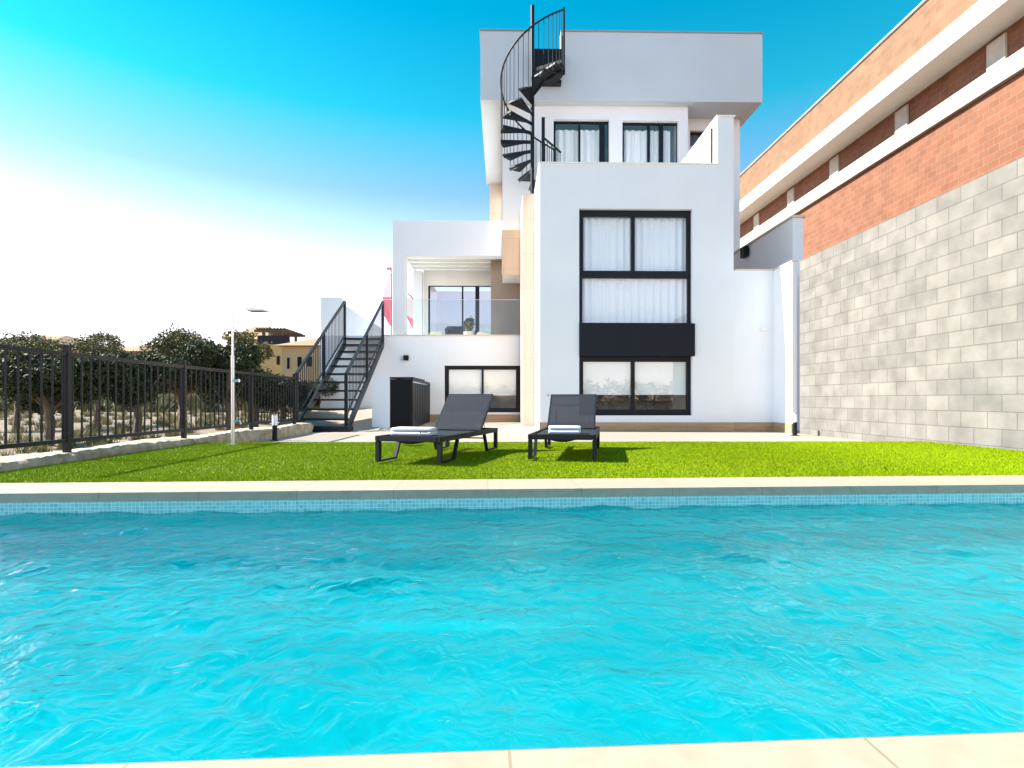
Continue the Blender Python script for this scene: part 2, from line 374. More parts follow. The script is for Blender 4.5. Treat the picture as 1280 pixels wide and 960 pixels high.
a = np.stack([bx - ww * np.cos(an), by - ww * np.sin(an), zb], -1); b = np.stack([bx + ww * np.cos(an), by + ww * np.sin(an), zb], -1)
c = np.stack([bx + lx, by + ly, zb + hh], -1)
V = np.stack([a, b, c], 1).reshape(-1, 3); Fq = np.arange(nb * 3).reshape(-1, 3)
o = npmesh('turf_grass', V, Fq, M['blade']); tag(o, 'short bright green artificial grass covering the lawn', 'grass', kind='stuff')
# terrace paving: flat at the lawn, rising gently to the left wing
def ZT(Y): return -.12 if Y < 12.6 else -.12 + .0175 * (Y - 12.6)
mb = MB()
ys = [LB, 12.6, 16.7]
for y0, y1 in zip(ys, ys[1:]): mb.face([(-6.0, y0, ZT(y0)), (9, y0, ZT(y0)), (9, y1, ZT(y1)), (-6.0, y1, ZT(y1))])
o = mb.build('terrace_paving', M['paving']); tag(o, kind='structure')

# ------------------------------------------------------------------ villa
BY, LY, TY, RY = 12.6, 16.6, 16.26, 16.0           # front planes: bay, left wing, top storey, roof box
villa = empty('villa', (SX(760, BY), BY, -.12), 'white three storey modern villa with flat overhanging roof and dark framed windows', 'house')
def curtain(x0, x1, y, z0, z1, parent, step=.16, amp=.03, m='curtain'):
    n = max(8, int((x1 - x0) / .012)); xs = np.linspace(x0, x1, n)
    ph = np.cumsum(rng.uniform(.55, 1.45, n)) * (x1 - x0) / n / step * 2 * np.pi
    yo = y + amp * np.sin(ph) + amp * .4 * np.sin(ph * .37 + 1)
    v = np.concatenate([np.stack([xs, yo, np.full(n, z0)], -1), np.stack([xs, yo, np.full(n, z1)], -1)])
    f = np.stack([np.arange(n-1), np.arange(1, n), np.arange(n+1, 2*n), np.arange(n, 2*n-1)], -1)
    return npmesh('curtain', v, f, M[m], parent, smooth=True)
def window(x0, x1, z0, z1, y, cells, fw=.07, depth=.08, label=None, fm='anthracite', gm='glass'):
    """frame filling the hole with glazed cells (cx0,cx1,cz0,cz1) at plane y"""
    mb = MB(); mb.wall(x0, x1, y, y + depth, z0, z1, cells)
    f = mb.build('window', M[fm], villa)
    if label: f['label'] = label
    for c in cells:
        g_ = MB(); g_.box(c[0] - .01, c[1] + .01, y + depth * .45, y + depth * .45 + .006, c[2] - .01, c[3] + .01)
        g_.build('pane', M[gm], f)
    return f
# --- bay
bx0, bx1 = SX(674.7, BY), SX(917, BY); zp = SZ(204, BY)
wx0, wx1 = SX(724, BY), SX(865.5, BY); wzt, wzb = SZ(260, BY), SZ(519.5, BY)
pz0, pz1 = SZ(445, BY), SZ(404, BY)
mb = MB(); mb.wall(bx0, bx1, BY, BY + .28, -.12, zp, [(wx0, wx1, wzb, wzt)])
pierx = SX(897, BY); pierz = SZ(144, BY)
mb.box(pierx, bx1, BY, BY + .28, zp, pierz)                        # corner pier
mb.box(bx0, bx0 + .25, BY + .28, 16.55, -.12, zp)                   # left return
mb.box(pierx, bx1, BY + .28, 17.3, -.12, pierz)                     # right return and privacy wall
mb.box(bx0 + .25, pierx, BY + .28, 17.3, 4.95, 5.10)                # balcony floor
mb.box(bx0 + .25, pierx, BY + .28, 15.5, 1.75, 2.05)                # storey slab
mb.box(bx0 + .25, pierx, 15.5, 15.7, -.12, 4.95)                    # rear partition
mb.build('bay_wall', M['white'], villa)
mb = MB(); mb.box(bx0 - .02, pierx - .002, BY - .025, BY + .30, zp, zp + .03).box(bx0 - .02, bx0 + .27, BY + .30, 16.5, zp, zp + .03)
mb.box(pierx - .03, bx1 + .03, BY - .03, 17.3, pierz, pierz + .035)
mb.build('parapet_cap', M['white_trim'], villa)
mb = MB(); mb.box(pierx - .035, pierx - .001, BY + .285, BY + .33, zp + .031, SZ(150, BY)); mb.build('edge_profile', M['anthracite'], villa)
mb = MB(); mb.box(bx0 - .015, bx1 + .0, BY - .018, BY - .001, -.12, SZ(528, BY)); mb.build('skirting', M['skirt'], villa)
WY = BY + .11
up0 = SZ(403, BY)
cx = [SX(p, WY) for p in (729, 789, 793.5, 858.5)]
u = window(wx0, wx1, pz1, wzt, WY, [(cx[0], cx[1], SZ(338, WY), SZ(270, WY)), (cx[2], cx[3], SZ(338, WY), SZ(270, WY)), (cx[0] - .02, cx[3] + .02, pz1 + .03, SZ(347, WY))],
           label='tall dark framed window with sheer white curtains')
curtain(wx0 + .03, wx1 - .03, WY + .135, pz1 - .1, wzt - .06, u, .17, .026)
mb = MB(); mb.box(wx0 - .002, SX(868, BY), BY - .05, BY + .19, pz0, pz1); mb.build('spandrel_panel', M['panel'], villa, bevel=.006)
lw = window(wx0, wx1, wzb, pz0, WY, [(cx[0], cx[1], SZ(512, WY), SZ(452, WY)), (cx[2], cx[3], SZ(512, WY), SZ(452, WY))], label='dark framed ground floor window with half lowered pale blinds')
for a_, b_ in ((cx[0], cx[1]), (cx[2], cx[3])):
    m_ = MB(); m_.box(a_ + .0, b_ - .0, WY + .09, WY + .095, SZ(493, WY), SZ(448, WY)); m_.tube([(a_, WY + .092, SZ(493, WY)), (b_, WY + .092, SZ(493, WY))], .012, 6); m_.build('blind', M['blind'], lw)
# --- beige pier beside the bay
mb = MB(); mb.box(SX(653.5, 14.5), bx0 - .004, 14.5, 16.55, ZT(14.5) - .02, SZ(242, 14.5)); mb.build('beige_pier', M['beige'], villa)
# --- left wing
fz = SZ(420, LY); lx0, lx1 = SX(400, LY), SX(655, LY)
h = (SX(555.5, LY), SX(651, LY), SZ(515.5, LY), SZ(457, LY))
mb = MB(); mb.wall(lx0, bx0 - .01, LY, LY + .25, -.14, fz, [h])
mb.box(lx0, lx0 + .25, LY + .25, 22, -.14, fz).box(lx0 + .25, bx0, LY + .25, 22, fz - .22, fz - .03)   # side wall, terrace slab
mb.box(lx0 + .25, bx0, 19.0, 19.2, -.14, fz - .22)
mb.build('left_wing_wall', M['white'], villa)
mb = MB(); mb.box(SX(477, LY), bx0 - .01, LY - .03, LY + .27, fz, fz + .035); mb.build('terrace_edge_cap', M['cap'], villa)
mb = MB(); mb.box(SX(516, LY), SX(652, LY), LY - .018, LY - .001, ZT(LY) - .02, SZ(518, LY)); mb.build('skirting', M['skirt'], villa)
WL_ = LY + .10; c4 = [SX(p, WL_) for p in (561, 602, 604.6, 645)]
w2 = window(h[0], h[1], h[2], h[3], WL_, [(c4[0], c4[1], SZ(510, WL_), SZ(462, WL_)), (c4[2], c4[3], SZ(510, WL_), SZ(462, WL_))], label='wide dark framed window with pale blinds behind the loungers')
for a_, b_ in ((c4[0], c4[1]), (c4[2], c4[3])):
    m_ = MB(); m_.box(a_, b_, WL_ + .09, WL_ + .095, SZ(494, WL_), SZ(459, WL_)); m_.tube([(a_, WL_ + .092, SZ(494, WL_)), (b_, WL_ + .092, SZ(494, WL_))], .012, 6); m_.build('blind', M['blind'], w2)
# pergola over the first floor terrace
PB = 19.25
gx0, gx1 = SX(491, LY), SX(640, TY); gz0, gz1 = SZ(320, LY), SZ(276, LY)
mb = MB(); mb.box(gx0, gx1, LY, LY + .30, gz0, gz1); mb.box(gx0, SX(506, 16.95), LY + .30, PB, gz0 + .08, gz1 - .03)
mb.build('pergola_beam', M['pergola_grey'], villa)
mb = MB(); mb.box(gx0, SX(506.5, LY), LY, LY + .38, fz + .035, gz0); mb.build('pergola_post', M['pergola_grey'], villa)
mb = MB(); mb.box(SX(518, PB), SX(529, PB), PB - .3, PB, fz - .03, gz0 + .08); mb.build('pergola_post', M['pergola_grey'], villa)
for yy in (17.25, 17.75, 18.25, 18.75):
    mb = MB(); mb.box(SX(506, 16.95) + .002, gx1, yy, yy + .12, gz0 + .10, gz0 + .34); mb.build('pergola_slat', M['white_trim'], villa)
mb = MB(); mb.box(SX(506, 16.95) + .003, gx1, LY + .302, PB + .3, gz0 + .345, gz0 + .5); mb.build('terrace_roof', M['white_trim'], villa)
mb = MB(); mb.box(SX(506, 16.95) + .004, gx1, LY + .304, PB + .3, gz0 + .502, gz0 + .53); mb.build('bounce_cut_sheet', mat('bounce_cut_sheet', (.16, .14, .115), .95, var=.3, scale=12), villa)  # dark sheet added out of sight to cut bounce onto the soffit
# terrace rear facade with sliding doors
dz = SZ(357, PB); dx0, dx1 = SX(535, PB), SX(640, PB)
mb = MB(); mb.wall(SX(529.2, PB), SX(640, PB), PB + .002, PB + .25, fz - .03, gz0 + .345, [(dx0, dx1, fz - .03, dz)]); mb.build('terrace_facade', M['white_trim'], villa)
cc = [SX(p, PB) for p in (537, 577, 579, 594, 599, 640)]
sdr = window(dx0, dx1, fz - .03, dz, PB + .08, [(cc[0], cc[1], fz + .04, dz - .02), (cc[2], cc[3], fz + .04, dz - .02), (cc[4], cc[5] - .03, fz + .04, dz - .02)], label='glazed sliding doors under the pergola', gm='mirror_glass')
mb = MB(); mb.box(dx0, dx1, PB + 2.6, PB + 2.7, fz - .03, dz + .3).box(dx0 - .1, dx0, PB + .26, PB + 2.6, fz - .03, dz + .3); mb.build('room_wall', M['taupe'], villa)
mb = MB(); mb.box(SX(613.5, 17.5), bx0 - .02, 17.5, 19.2, fz - .03, gz0 + .09); mb.build('taupe_wall', M['taupe'], villa)
# glass balustrade
gt = SZ(375, LY + .1)
for i, (a_, b_) in enumerate(((478, 490), (507.5, 548), (549, 601), (602, 652))):
    mb = MB(); mb.box(SX(a_, LY + .1), SX(b_, LY + .1), LY + .10, LY + .114, fz + .036, gt); r_ = mb.build('glass_railing', M['rail_glass'], villa)
    mb = MB(); mb.box(SX(a_, LY + .1), SX(b_, LY + .1), LY + .095, LY + .119, gt + .001, gt + .012); mb.build('rail_cap', M['chrome'], r_)
# white side wall beyond the stair head, with its sloping top
mb = MB(); Yw = 20.0
mb.prism([(S(p, q_, Yw)[0], Yw, S(p, q_, Yw)[1]) for p, q_ in ((401, 372), (427, 372), (429, 380), (476, 410), (476, 425), (401, 425))], (0, .2, 0))
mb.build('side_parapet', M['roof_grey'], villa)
# --- top storey
sof = SZ(125, RY); tz0 = SZ(343, TY); tx0, tx1 = SX(628, TY), SX(860, TY)
H1 = (SX(692, TY), SX(761.5, TY), 5.2, SZ(148.5, TY)); H2 = (SX(778, TY), SX(848, TY), 5.2, SZ(149.5, TY))
mb = MB(); mb.wall(tx0, tx1, TY, TY + .25, tz0, sof + .02, [H1, H2])
mb.box(tx0, tx0 + .25, TY + .25, 22.2, tz0, sof + .02)
mb.box(tx1 - .25, tx1, TY + .25, 17.25, 5.0, sof + .02)
Y3 = 17.0; H3 = (SX(862.5, Y3), SX(890, Y3), 5.2, SZ(161, Y3))
mb.wall(tx1, SX(925, Y3), Y3, Y3 + .25, 5.0, sof + .02, [H3])
mb.box(SX(925, Y3) - .25, SX(925, Y3), Y3 + .25, 22.2, 5.0, sof + .02)
mb.box(tx0 + .25, SX(925, Y3), 22.0, 22.2, tz0, sof + .02)
mb.box(tx0 + .25, SX(640, TY) + .4, TY + .25, 22.0, tz0, tz0 + .15)
mb.box(tx0 + .4, SX(900, Y3), 19, 19.15, 5.0, sof)
mb.build('upper_wall', M['white'], villa)
mb = MB(); mb.box(tx0 - .02, SX(656, TY), TY - .03, TY - .002, tz0 - .02, SZ(288, TY)); mb.build('beige_cladding', M['beige'], villa)
mb = MB(); mb.box(SX(612, 22.2), SX(634, 22.2), 22.2, 22.4, 5.2, sof + .02); mb.build('beige_cladding', M['beige'], villa)
for hh_, ms in ((H1, ((694.5, 723), (725.5, 749.5), (756, 760))), (H2, ((780, 809.5), (812.5, 824), (829, 846)))):
    y_ = TY + .12; cells = [(SX(a_, y_), SX(b_, y_), 5.25, hh_[3] - .05) for a_, b_ in ms]
    f_ = window(hh_[0], hh_[1], hh_[2], hh_[3], y_, cells, label='dark framed balcony door with sheer white curtains')
    curtain(cells[0][0] - .02, cells[1][1] + .02 if hh_ is H1 else cells[2][1] - .15, y_ + .15, 5.1, SZ(159, y_), f_, .2, .03)
y_ = Y3 + .12
f_ = window(H3[0], H3[1], 5.2, H3[3], y_, [(H3[0] + .05, H3[1] - .05, 5.25, H3[3] - .06)], label='narrow dark framed window behind the privacy wall')
curtain(H3[0] + .05, H3[1] - .05, y_ + .15, 5.1, SZ(178, y_), f_, .2, .03)
# --- roof box with a notch where the spiral stair arrives
rx0, rx1 = SX(600.5, RY), SX(953, RY); rz = SZ(39, RY)
nx0, nx1, nz = SX(663, RY), SX(701, RY), SZ(73, RY)
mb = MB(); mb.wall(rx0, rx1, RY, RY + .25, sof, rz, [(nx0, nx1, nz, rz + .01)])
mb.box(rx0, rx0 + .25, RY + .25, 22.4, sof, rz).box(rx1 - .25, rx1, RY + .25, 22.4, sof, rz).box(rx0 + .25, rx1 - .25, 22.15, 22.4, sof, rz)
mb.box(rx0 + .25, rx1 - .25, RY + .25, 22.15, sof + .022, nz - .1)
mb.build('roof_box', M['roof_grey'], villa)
mb = MB()
for a_, b_ in ((rx0 - .03, nx0), (nx1, rx1 + .03)): mb.box(a_, b_, RY - .03, RY + .28, rz, rz + .04)
mb.box(rx0 - .03, rx0 + .28, RY + .28, 22.43, rz, rz + .04).box(rx1 - .28, rx1 + .03, RY + .28, 22.43, rz, rz + .04).box(rx0 + .28, rx1 - .28, 22.12, 22.43, rz, rz + .04)
mb.build('roof_coping', M['coping_metal'], villa)

# ------------------------------------------------------------------ spiral staircase on the bay roof
CX, CY, RAD = SX(665.5, 15.1), 15.1, .86
base = 5.95
sp_ = empty('spiral_staircase', (CX, CY, base), 'dark metal spiral staircase climbing from the balcony to the flat roof', 'staircase')
mb = MB(); mb.tube([(CX, CY, base), (CX, CY, SZ(7, CY))], .055, 14); mb.build('pole', M['steel'], sp_, smooth=False)
def tz(deg): return 6.86 + .245 * (deg - 102) / 22
def pol(deg, r, z): return (CX + r * math.cos(R(deg)), CY + r * math.sin(R(deg)), z)
for k in range(-3, 11):
    d0 = 102 + 22 * k; z = tz(d0)
    pts = [pol(d0 - 13, .06, z)] + [pol(d0 - 13 + 27 * i / 4, RAD, z) for i in range(5)] + [pol(d0 + 14, .06, z)]
    mb = MB(); mb.prism(pts, (0, 0, -.045))
    mb.prism([pol(d0 + 10, .05, z - .046), pol(d0 + 10, RAD - .02, z - .046), pol(d0 + 12, RAD - .02, z - .046), pol(d0 + 12, .05, z - .046)], (0, 0, -.05))
    mb.build('tread', M['steel'], sp_)
zl = tz(342)
pts = [pol(330, .06, zl)] + [pol(330 + 84 * i / 8, RAD, zl) for i in range(9)] + [pol(414, .06, zl)]
mb = MB(); mb.prism(pts, (0, 0, -.09)); mb.box(CX + .06, nx1, CY + .72, RY - .004, zl + .02, zl + .12).box(nx0 + .1, nx1, RY - .3, RY + .24, nz + .004, nz + .10).box(nx0 + .1, nx1, RY - .30, RY - .27, zl + .12, nz + .004)
mb.build('landing', M['steel'], sp_)
hp = [pol(d, RAD - .01, tz(d) + 1.42) for d in range(40, 361, 6)]
mb = MB(); mb.tube(hp, .024, 8); mb.build('handrail', M['steel'], sp_, smooth=True)
d = 44
while d < 358:
    zt_ = tz(102 + 22 * round((d - 102) / 22)) if d < 330 else zl
    mb = MB(); mb.tube([pol(d, RAD - .01, zt_ - .03), pol(d, RAD - .01, tz(d) + 1.41)], .010, 6); mb.build('baluster', M['steel'], sp_)
    d += 9
mb = MB(); mb.bar(pol(360, RAD - .01, zl - .15), pol(360, RAD - .01, tz(360) + 1.45), .06, .06); mb.build('newel_post', M['steel'], sp_)
mb = MB(); mb.bar(pol(372, RAD - .01, zl - .05), pol(372, RAD - .01, zl + 1.0), .05, .05); mb.build('newel_post', M['steel'], sp_)
# small balcony guard beside the stair foot
bg_ = empty('balcony_railing', (SX(679, 14.6), 14.6, 5.1), 'short dark metal guard rail with sloping handrail at the foot of the spiral staircase', 'railing')
mb = MB(); mb.box(SX(677, 14.6), SX(681, 14.6), 14.56, 14.64, 5.1, SZ(147, 14.6)); mb.build('post', M['steel'], bg_)
mb = MB(); mb.bar((SX(681, 14.6), 14.6, SZ(173, 14.6)), (SX(701, 15.4), 15.4, SZ(190, 15.4)), .04, .04); mb.build('handrail', M['steel'], bg_)
for i in range(4):
    t2 = .15 + .27 * i; px_ = 681 + 20 * t2; yy = 14.6 + .8 * t2; zz = SZ(173 + 17 * t2, yy)
    mb = MB(); mb.tube([(SX(px_, yy), yy, 5.1), (SX(px_, yy), yy, zz)], .012, 6); mb.build('baluster', M['steel'], bg_)

# ------------------------------------------------------------------ straight metal stair to the first floor terrace
SY0, SY1 = 12.6, 16.5
sx0, sx1 = SX(369.5, SY0), SX(432, SY0)
z0s, z1s = ZT(SY0), SZ(425, SY1); nst = 11
st = empty('metal_staircase', ((sx0 + sx1) / 2, SY0, -.12), 'straight dark metal outdoor staircase with open treads leading to the first floor terrace', 'staircase')
rise = (z1s - z0s) / nst; run = (SY1 - SY0) / nst
for k in range(nst + 1):
    z = z0s + rise * k + .06; y = SY0 + run * k - .05
    mb = MB()
    if k == 0: mb.box(sx0 - .14, sx1 + .1, y - .12, y + .34, z0s + .002, z + .06)
    elif k == nst: mb.box(sx0 + .03, sx1 - .03, y, LY - .035, z - .06, z - .01)
    else: mb.box(sx0 + .045, sx1 - .045, y, y + .34, z - .045, z)
    mb.build('tread', M['steel'], st)
for s_, x in ((-1, sx0), (1, sx1)):
    mb = MB(); mb.prism([(x - .03, SY0 - .05, z0s + .02), (x - .03, SY0 + .25, z0s + .02), (x - .03, SY1 + .04, z1s - .22), (x - .03, SY1 + .04, z1s + .02)], (.06, 0, 0)); mb.build('stringer', M['steel'], st)
    RH = SZ(452, SY0) - z0s if s_ < 0 else SZ(462, SY0) - z0s
    RH = 1.12
    a_ = Vector((x, SY0 + .05, z0s + RH + .18)); b_ = Vector((x, SY1, z1s + RH))
    mb = MB(); mb.bar(a_, b_, .06, .05); mb.build('handrail', M['steel'], st)
    mb = MB(); mb.bar(a_ - Vector((0, 0, RH - .17)), b_ - Vector((0, 0, RH - .12)), .035, .035); mb.build('bottom_rail', M['steel'], st)
    for t2 in (0, .5, 1):
        p = a_.lerp(b_, t2); mb = MB(); mb.box(x - .035, x + .035, p.y - .035, p.y + .035, p.z - RH - .16, p.z); mb.build('post', M['steel'], st)
    nbal = 30
    for i in range(1, nbal):
        p = a_.lerp(b_, i / nbal); mb = MB(); mb.tube([p - Vector((0, 0, RH - .14)), p - Vector((0, 0, .02))], .009, 6); mb.build('baluster', M['steel'], st)
# tiled ramp below the stair
mb = MB(); ra, rb = SX(392, 16.58), SX(464, 13.4) - .005
mb.prism([(ra, 13.0, ZT(13.0) + .003), (ra, 16.59, SZ(510, 16.59)), (ra, 16.59, -.15), (ra, 13.0, -.15)], (rb + .25 - ra, 0, 0))
o = mb.build('tiled_ramp', M['paving']); tag(o, 'cream tiled ramp rising beneath the straight metal staircase', 'ramp')

# storage hut against the left wing
hy0, hy1 = 13.4, 16.58; hx0, hxm, hx1 = SX(465, hy0), SX(487, hy0), SX(516, hy0); hz = SZ(473, hy0)
hut = empty('storage_hut', (hxm, hy0, ZT(13.4)), 'low black storage cupboard with a white side wall standing against the ground floor', 'shed')
mb = MB(); mb.box(hx0, hxm, hy0, hy1, -.13, hz + .0); mb.build('side_wall', M['white'], hut)
mb = MB(); mb.box(hxm + .003, hx1 - .03, hy0 + .05, hy0 + .09, -.12, hz - .03); mb.build('door', M['door_black'], hut)
mb = MB()
for i in range(16):
    y = hy0 + .04 + i * (hy1 - hy0 - .08) / 16; mb.box(hx1 - .03, hx1 - .004 * (i % 2), y, y + (hy1 - hy0 - .08) / 16 - .006, -.12, hz - .10)
mb.build('slatted_panel', M['panel'], hut)
mb = MB(); mb.box(hx1 - .05, hx1, hy0, hy0 + .038, -.12, hz).box(hxm + .003, hx1 + .02, hy0 - .02, hy0 + 1.9, hz + .001, hz + .03).box(hx1 - .05, hx1, hy1 - .05, hy1, -.1, hz).box(hx1 - .05, hx1, hy0 + .04, hy1 - .05, hz - .06, hz - .0); mb.build('frame', M['anthracite'], hut)

# boundary wall to the right of the bay
wy = BY; bz = SZ(337, BY); ex = SX(967, BY)
bw = empty('boundary_wall', (ex, wy, -.12), 'white rendered boundary wall joining the right side of the villa', 'wall')
mb = MB(); mb.box(bx1 + .001, ex + .10, BY + .002, BY + .26, -.12, bz).box(ex, ex + .10, 11.78, BY + .002, -.12, bz); mb.build('wall', M['white'], bw)
mb = MB(); mb.box(bx1 + .032, ex + .12, BY - .02, BY + .28, bz + .001, bz + .03).box(ex - .02, ex + .12, 11.76, BY - .02, bz + .001, bz + .03); mb.build('coping', M['cap'], bw)
mb = MB(); mb.box(bx1 + .001, ex - .02, BY - .018, BY - .001, -.12, SZ(528, BY)).box(ex - .018, ex - .001, 11.78, BY - .001, -.12, SZ(528, BY)); mb.build('skirting', M['skirt'], bw)
mb = MB(); mb.box(SX(950, BY), SX(957, BY), BY - .06, BY - .001, SZ(413, BY), SZ(410, BY)).tube([(SX(957, BY), BY - .03, SZ(411.5, BY)), (SX(962, BY), BY - .05, SZ(411, BY))], .015, 6); mb.build('sensor', M['white_trim'], bw)

# wall lamps and garden tap
def lamp(px, py, Y, sz, label, m='anthracite', cat='lamp'):
    x, z = S(px, py, Y); e_ = empty('wall_lamp', (x, Y, z - sz), label, cat)
    mb = MB(); mb.box(x - sz, x + sz, Y - .10, Y - .02, z - sz, z + sz); mb.build('housing', M[m], e_, bevel=.006)
    mb = MB(); mb.box(x - sz * .7, x + sz * .7, Y - .02, Y - .001, z - sz * .7, z + sz * .7); mb.build('back_plate', M[m], e_)
lamp(508, 447.5, LY, .075, 'small square black wall lamp above the storage cupboard')
x, z = S(685, 494, BY); tp = empty('garden_tap', (x, BY, z), 'small bronze garden tap on the bay wall above the right lounger', 'tap')
mb = MB(); mb.tube([(x, BY - .001, z), (x, BY - .06, z), (x, BY - .07, z - .03)], .012, 8); mb.build('spout', mat('bronze', (.35, .16, .10), .4, metal=.6), tp)
mb = MB(); mb.box(x - .025, x + .025, BY - .05, BY - .04, z + .012, z + .03); mb.build('handle', M['chrome'], tp)

# bollard lights
def bollard(px, Y, label):
    x = SX(px, Y); zb_ = ZT(Y); e_ = empty('bollard_light', (x, Y, zb_), label, 'bollard light', 'bollard lights at the edge of the paving')
    mb = MB(); mb.tube([(x, Y, zb_ + .012), (x, Y, zb_ + .27)], .043, 20); mb.build('post', M['anthracite'], e_)
    mb = MB(); mb.tube([(x, Y, zb_ + .001), (x, Y, zb_ + .012)], .08, 20); mb.build('base_plate', M['anthracite'], e_)
    mb = MB(); mb.tube([(x, Y, zb_ + .271), (x, Y, zb_ + .435)], .045, 20); mb.build('diffuser', M['lamp_white'], e_)
    mb = MB(); mb.tube([(x, Y, zb_ + .436), (x, Y, zb_ + .455)], .047, 20); mb.build('cap', M['chrome'], e_)
bollard(343.5, 9.85, 'black and white bollard light beside the foot of the metal staircase')
bollard(993.5, 11.05, 'black and white bollard light at the end of the white boundary wall')

# outdoor shower
Y = 7.45; x = SX(291, Y); zt_ = SZ(386, Y)
sh = empty('outdoor_shower', (x, Y, 0), 'slim steel outdoor shower with flat head at the left edge of the lawn', 'shower')
mb = MB(); mb.tube([(x, Y, 0), (x, Y, SZ(445, Y))], .022, 12).tube([(x, Y, SZ(445, Y)), (x, Y, zt_ - .05)], .014, 12).tube([(x, Y, 0), (x, Y, .012)], .07, 16); mb.build('pole', M['chrome'], sh, smooth=False)
xh0, xh1 = SX(311, Y), SX(333, Y)
mb = MB(); mb.tube([(x, Y, zt_ - .05), (x + .03, Y, zt_), (x + .09, Y, zt_ + .012), (xh0 + .08, Y, zt_ + .006)], .008, 8); mb.build('arm', M['lamp_white'], sh)
mb = MB(); mb.box(xh0, xh1, Y - .1, Y + .1, zt_ - .045, zt_ - .015); mb.build('shower_head', M['chrome'], sh, bevel=.006)
mb = MB(); mb.tube([(x, Y, SZ(476, Y)), (x + .09, Y - .01, SZ(476, Y))], .022, 10); mb.build('valve', M['chrome'], sh)
mb = MB(); mb.tube([(x, Y, SZ(526, Y)), (x + .10, Y - .01, SZ(526, Y)), (x + .11, Y - .01, SZ(530, Y))], .012, 8); mb.build('foot_tap', M['chrome'], sh)

# ------------------------------------------------------------------ sun loungers
W_, LL, HZ, ZB = .65, 1.74, 1.24, .25
lg = empty('sun_lounger', (0, 0, 0), 'dark grey sun lounger standing obliquely on the lawn, left of the other', 'sun lounger', 'sun loungers on the lawn')
mb = MB()
for x in (-W_/2 + .018, W_/2 - .018): mb.box(x - .018, x + .018, .0, LL, ZB - .05, ZB)
mb.box(-W_/2 + .036, W_/2 - .036, 0, .035, ZB - .05, ZB).box(-W_/2 + .036, W_/2 - .036, LL - .035, LL, ZB - .05, ZB).box(-W_/2 + .036, W_/2 - .036, HZ - .02, HZ + .02, ZB - .06, ZB - .025)
mb.build('frame', M['bed_frame'], lg, bevel=.005)
mb = MB(); n = 14; xs = [(-W_/2 + .036) + (W_ - .072) * i / n for i in range(n + 1)]     # sagging sling
sag = lambda t: .062 * max(0, 1 - ((t - .5) / .32) ** 2) ** 1.0
for j, (y0, y1) in enumerate(((.036, .10), (.10, HZ - .022))):
    for i in range(n):
        za = ZB - .012 - (sag(i / n) * .0); zb2 = ZB - .012
        mb.prism([(xs[i], y0, za), (xs[i+1], y0, zb2), (xs[i+1], y1, zb2), (xs[i], y1, za)], (0, 0, -.004))
for i in range(n):
    a_, b_ = sag(i / n), sag((i + 1) / n)
    if a_ + b_ > .001: mb.prism([(xs[i], .05, ZB - .049), (xs[i+1], .05, ZB - .049), (xs[i+1], .05, ZB - .03 - b_ * .72), (xs[i], .05, ZB - .03 - a_ * .72)], (0, .25, 0))
mb.build('bed_sling', M['slat'], lg)
AB = R(41); BL = .61
def bp_(x, s): return (x, HZ + s * math.cos(AB), ZB - .012 + s * math.sin(AB))
nrm = Vector((0, -math.sin(AB), math.cos(AB)))
mb = MB(); w3 = W_ / 2 - .055
for x in (-w3, w3): mb.bar(bp_(x, 0), bp_(x, BL), .022, .03)
mb.bar(bp_(-w3, BL - .01), bp_(w3, BL - .01), .022, .028)
mb.bar(bp_(-w3, .42), bp_(w3, .42), .016, .016)
bf = mb.build('backrest', M['bed_frame'], lg)
mb = MB(); mb.prism([Vector(p) + nrm * .013 for p in (bp_(-w3 + .004, .0), bp_(w3 - .004, .0), bp_(w3 - .004, BL), bp_(-w3 + .004, BL))], nrm * .003); mb.build('back_sling', M['sling'], bf)
mb = MB(); mb.tube([(-.2, HZ + .3, ZB - .02 + .22), (-.2, HZ + .42, ZB - .12), (.2, HZ + .42, ZB - .12), (.2, HZ + .3, ZB - .02 + .22)], .010, 8); mb.build('support_loop', M['bed_frame'], lg)
for ye, sgn in ((.03, 1), (LL - .03, -1)):
    for x in (-W_/2 + .02, W_/2 - .02):
        mb = MB(); mb.box(x - .018, x + .018, ye - .025, ye + .025, .012, ZB - .051)
        mb.bar((x, ye + sgn * .02, .016), (x, ye + sgn * .33, .016), .030, .016)
        mb.bar((x, ye + sgn * .33, .012), (x, ye + sgn * .43, ZB - .051), .030, .03)
        mb.build('leg', M['bed_frame'], lg)
ang = R(16.5)
lg2 = copy_tree(lg)
def place(o, x, y, a): o.location = (x, y, .012); o.rotation_euler.z = a
A0 = Vector((-.858, 5.06)); place(lg, A0.x, A0.y, -ang)
B0 = Vector((.562, 5.30)); a2 = R(11); place(lg2, B0.x, B0.y, -a2)
lg2['label'] = 'dark grey sun lounger facing the pool, right of the other, before the bay window'
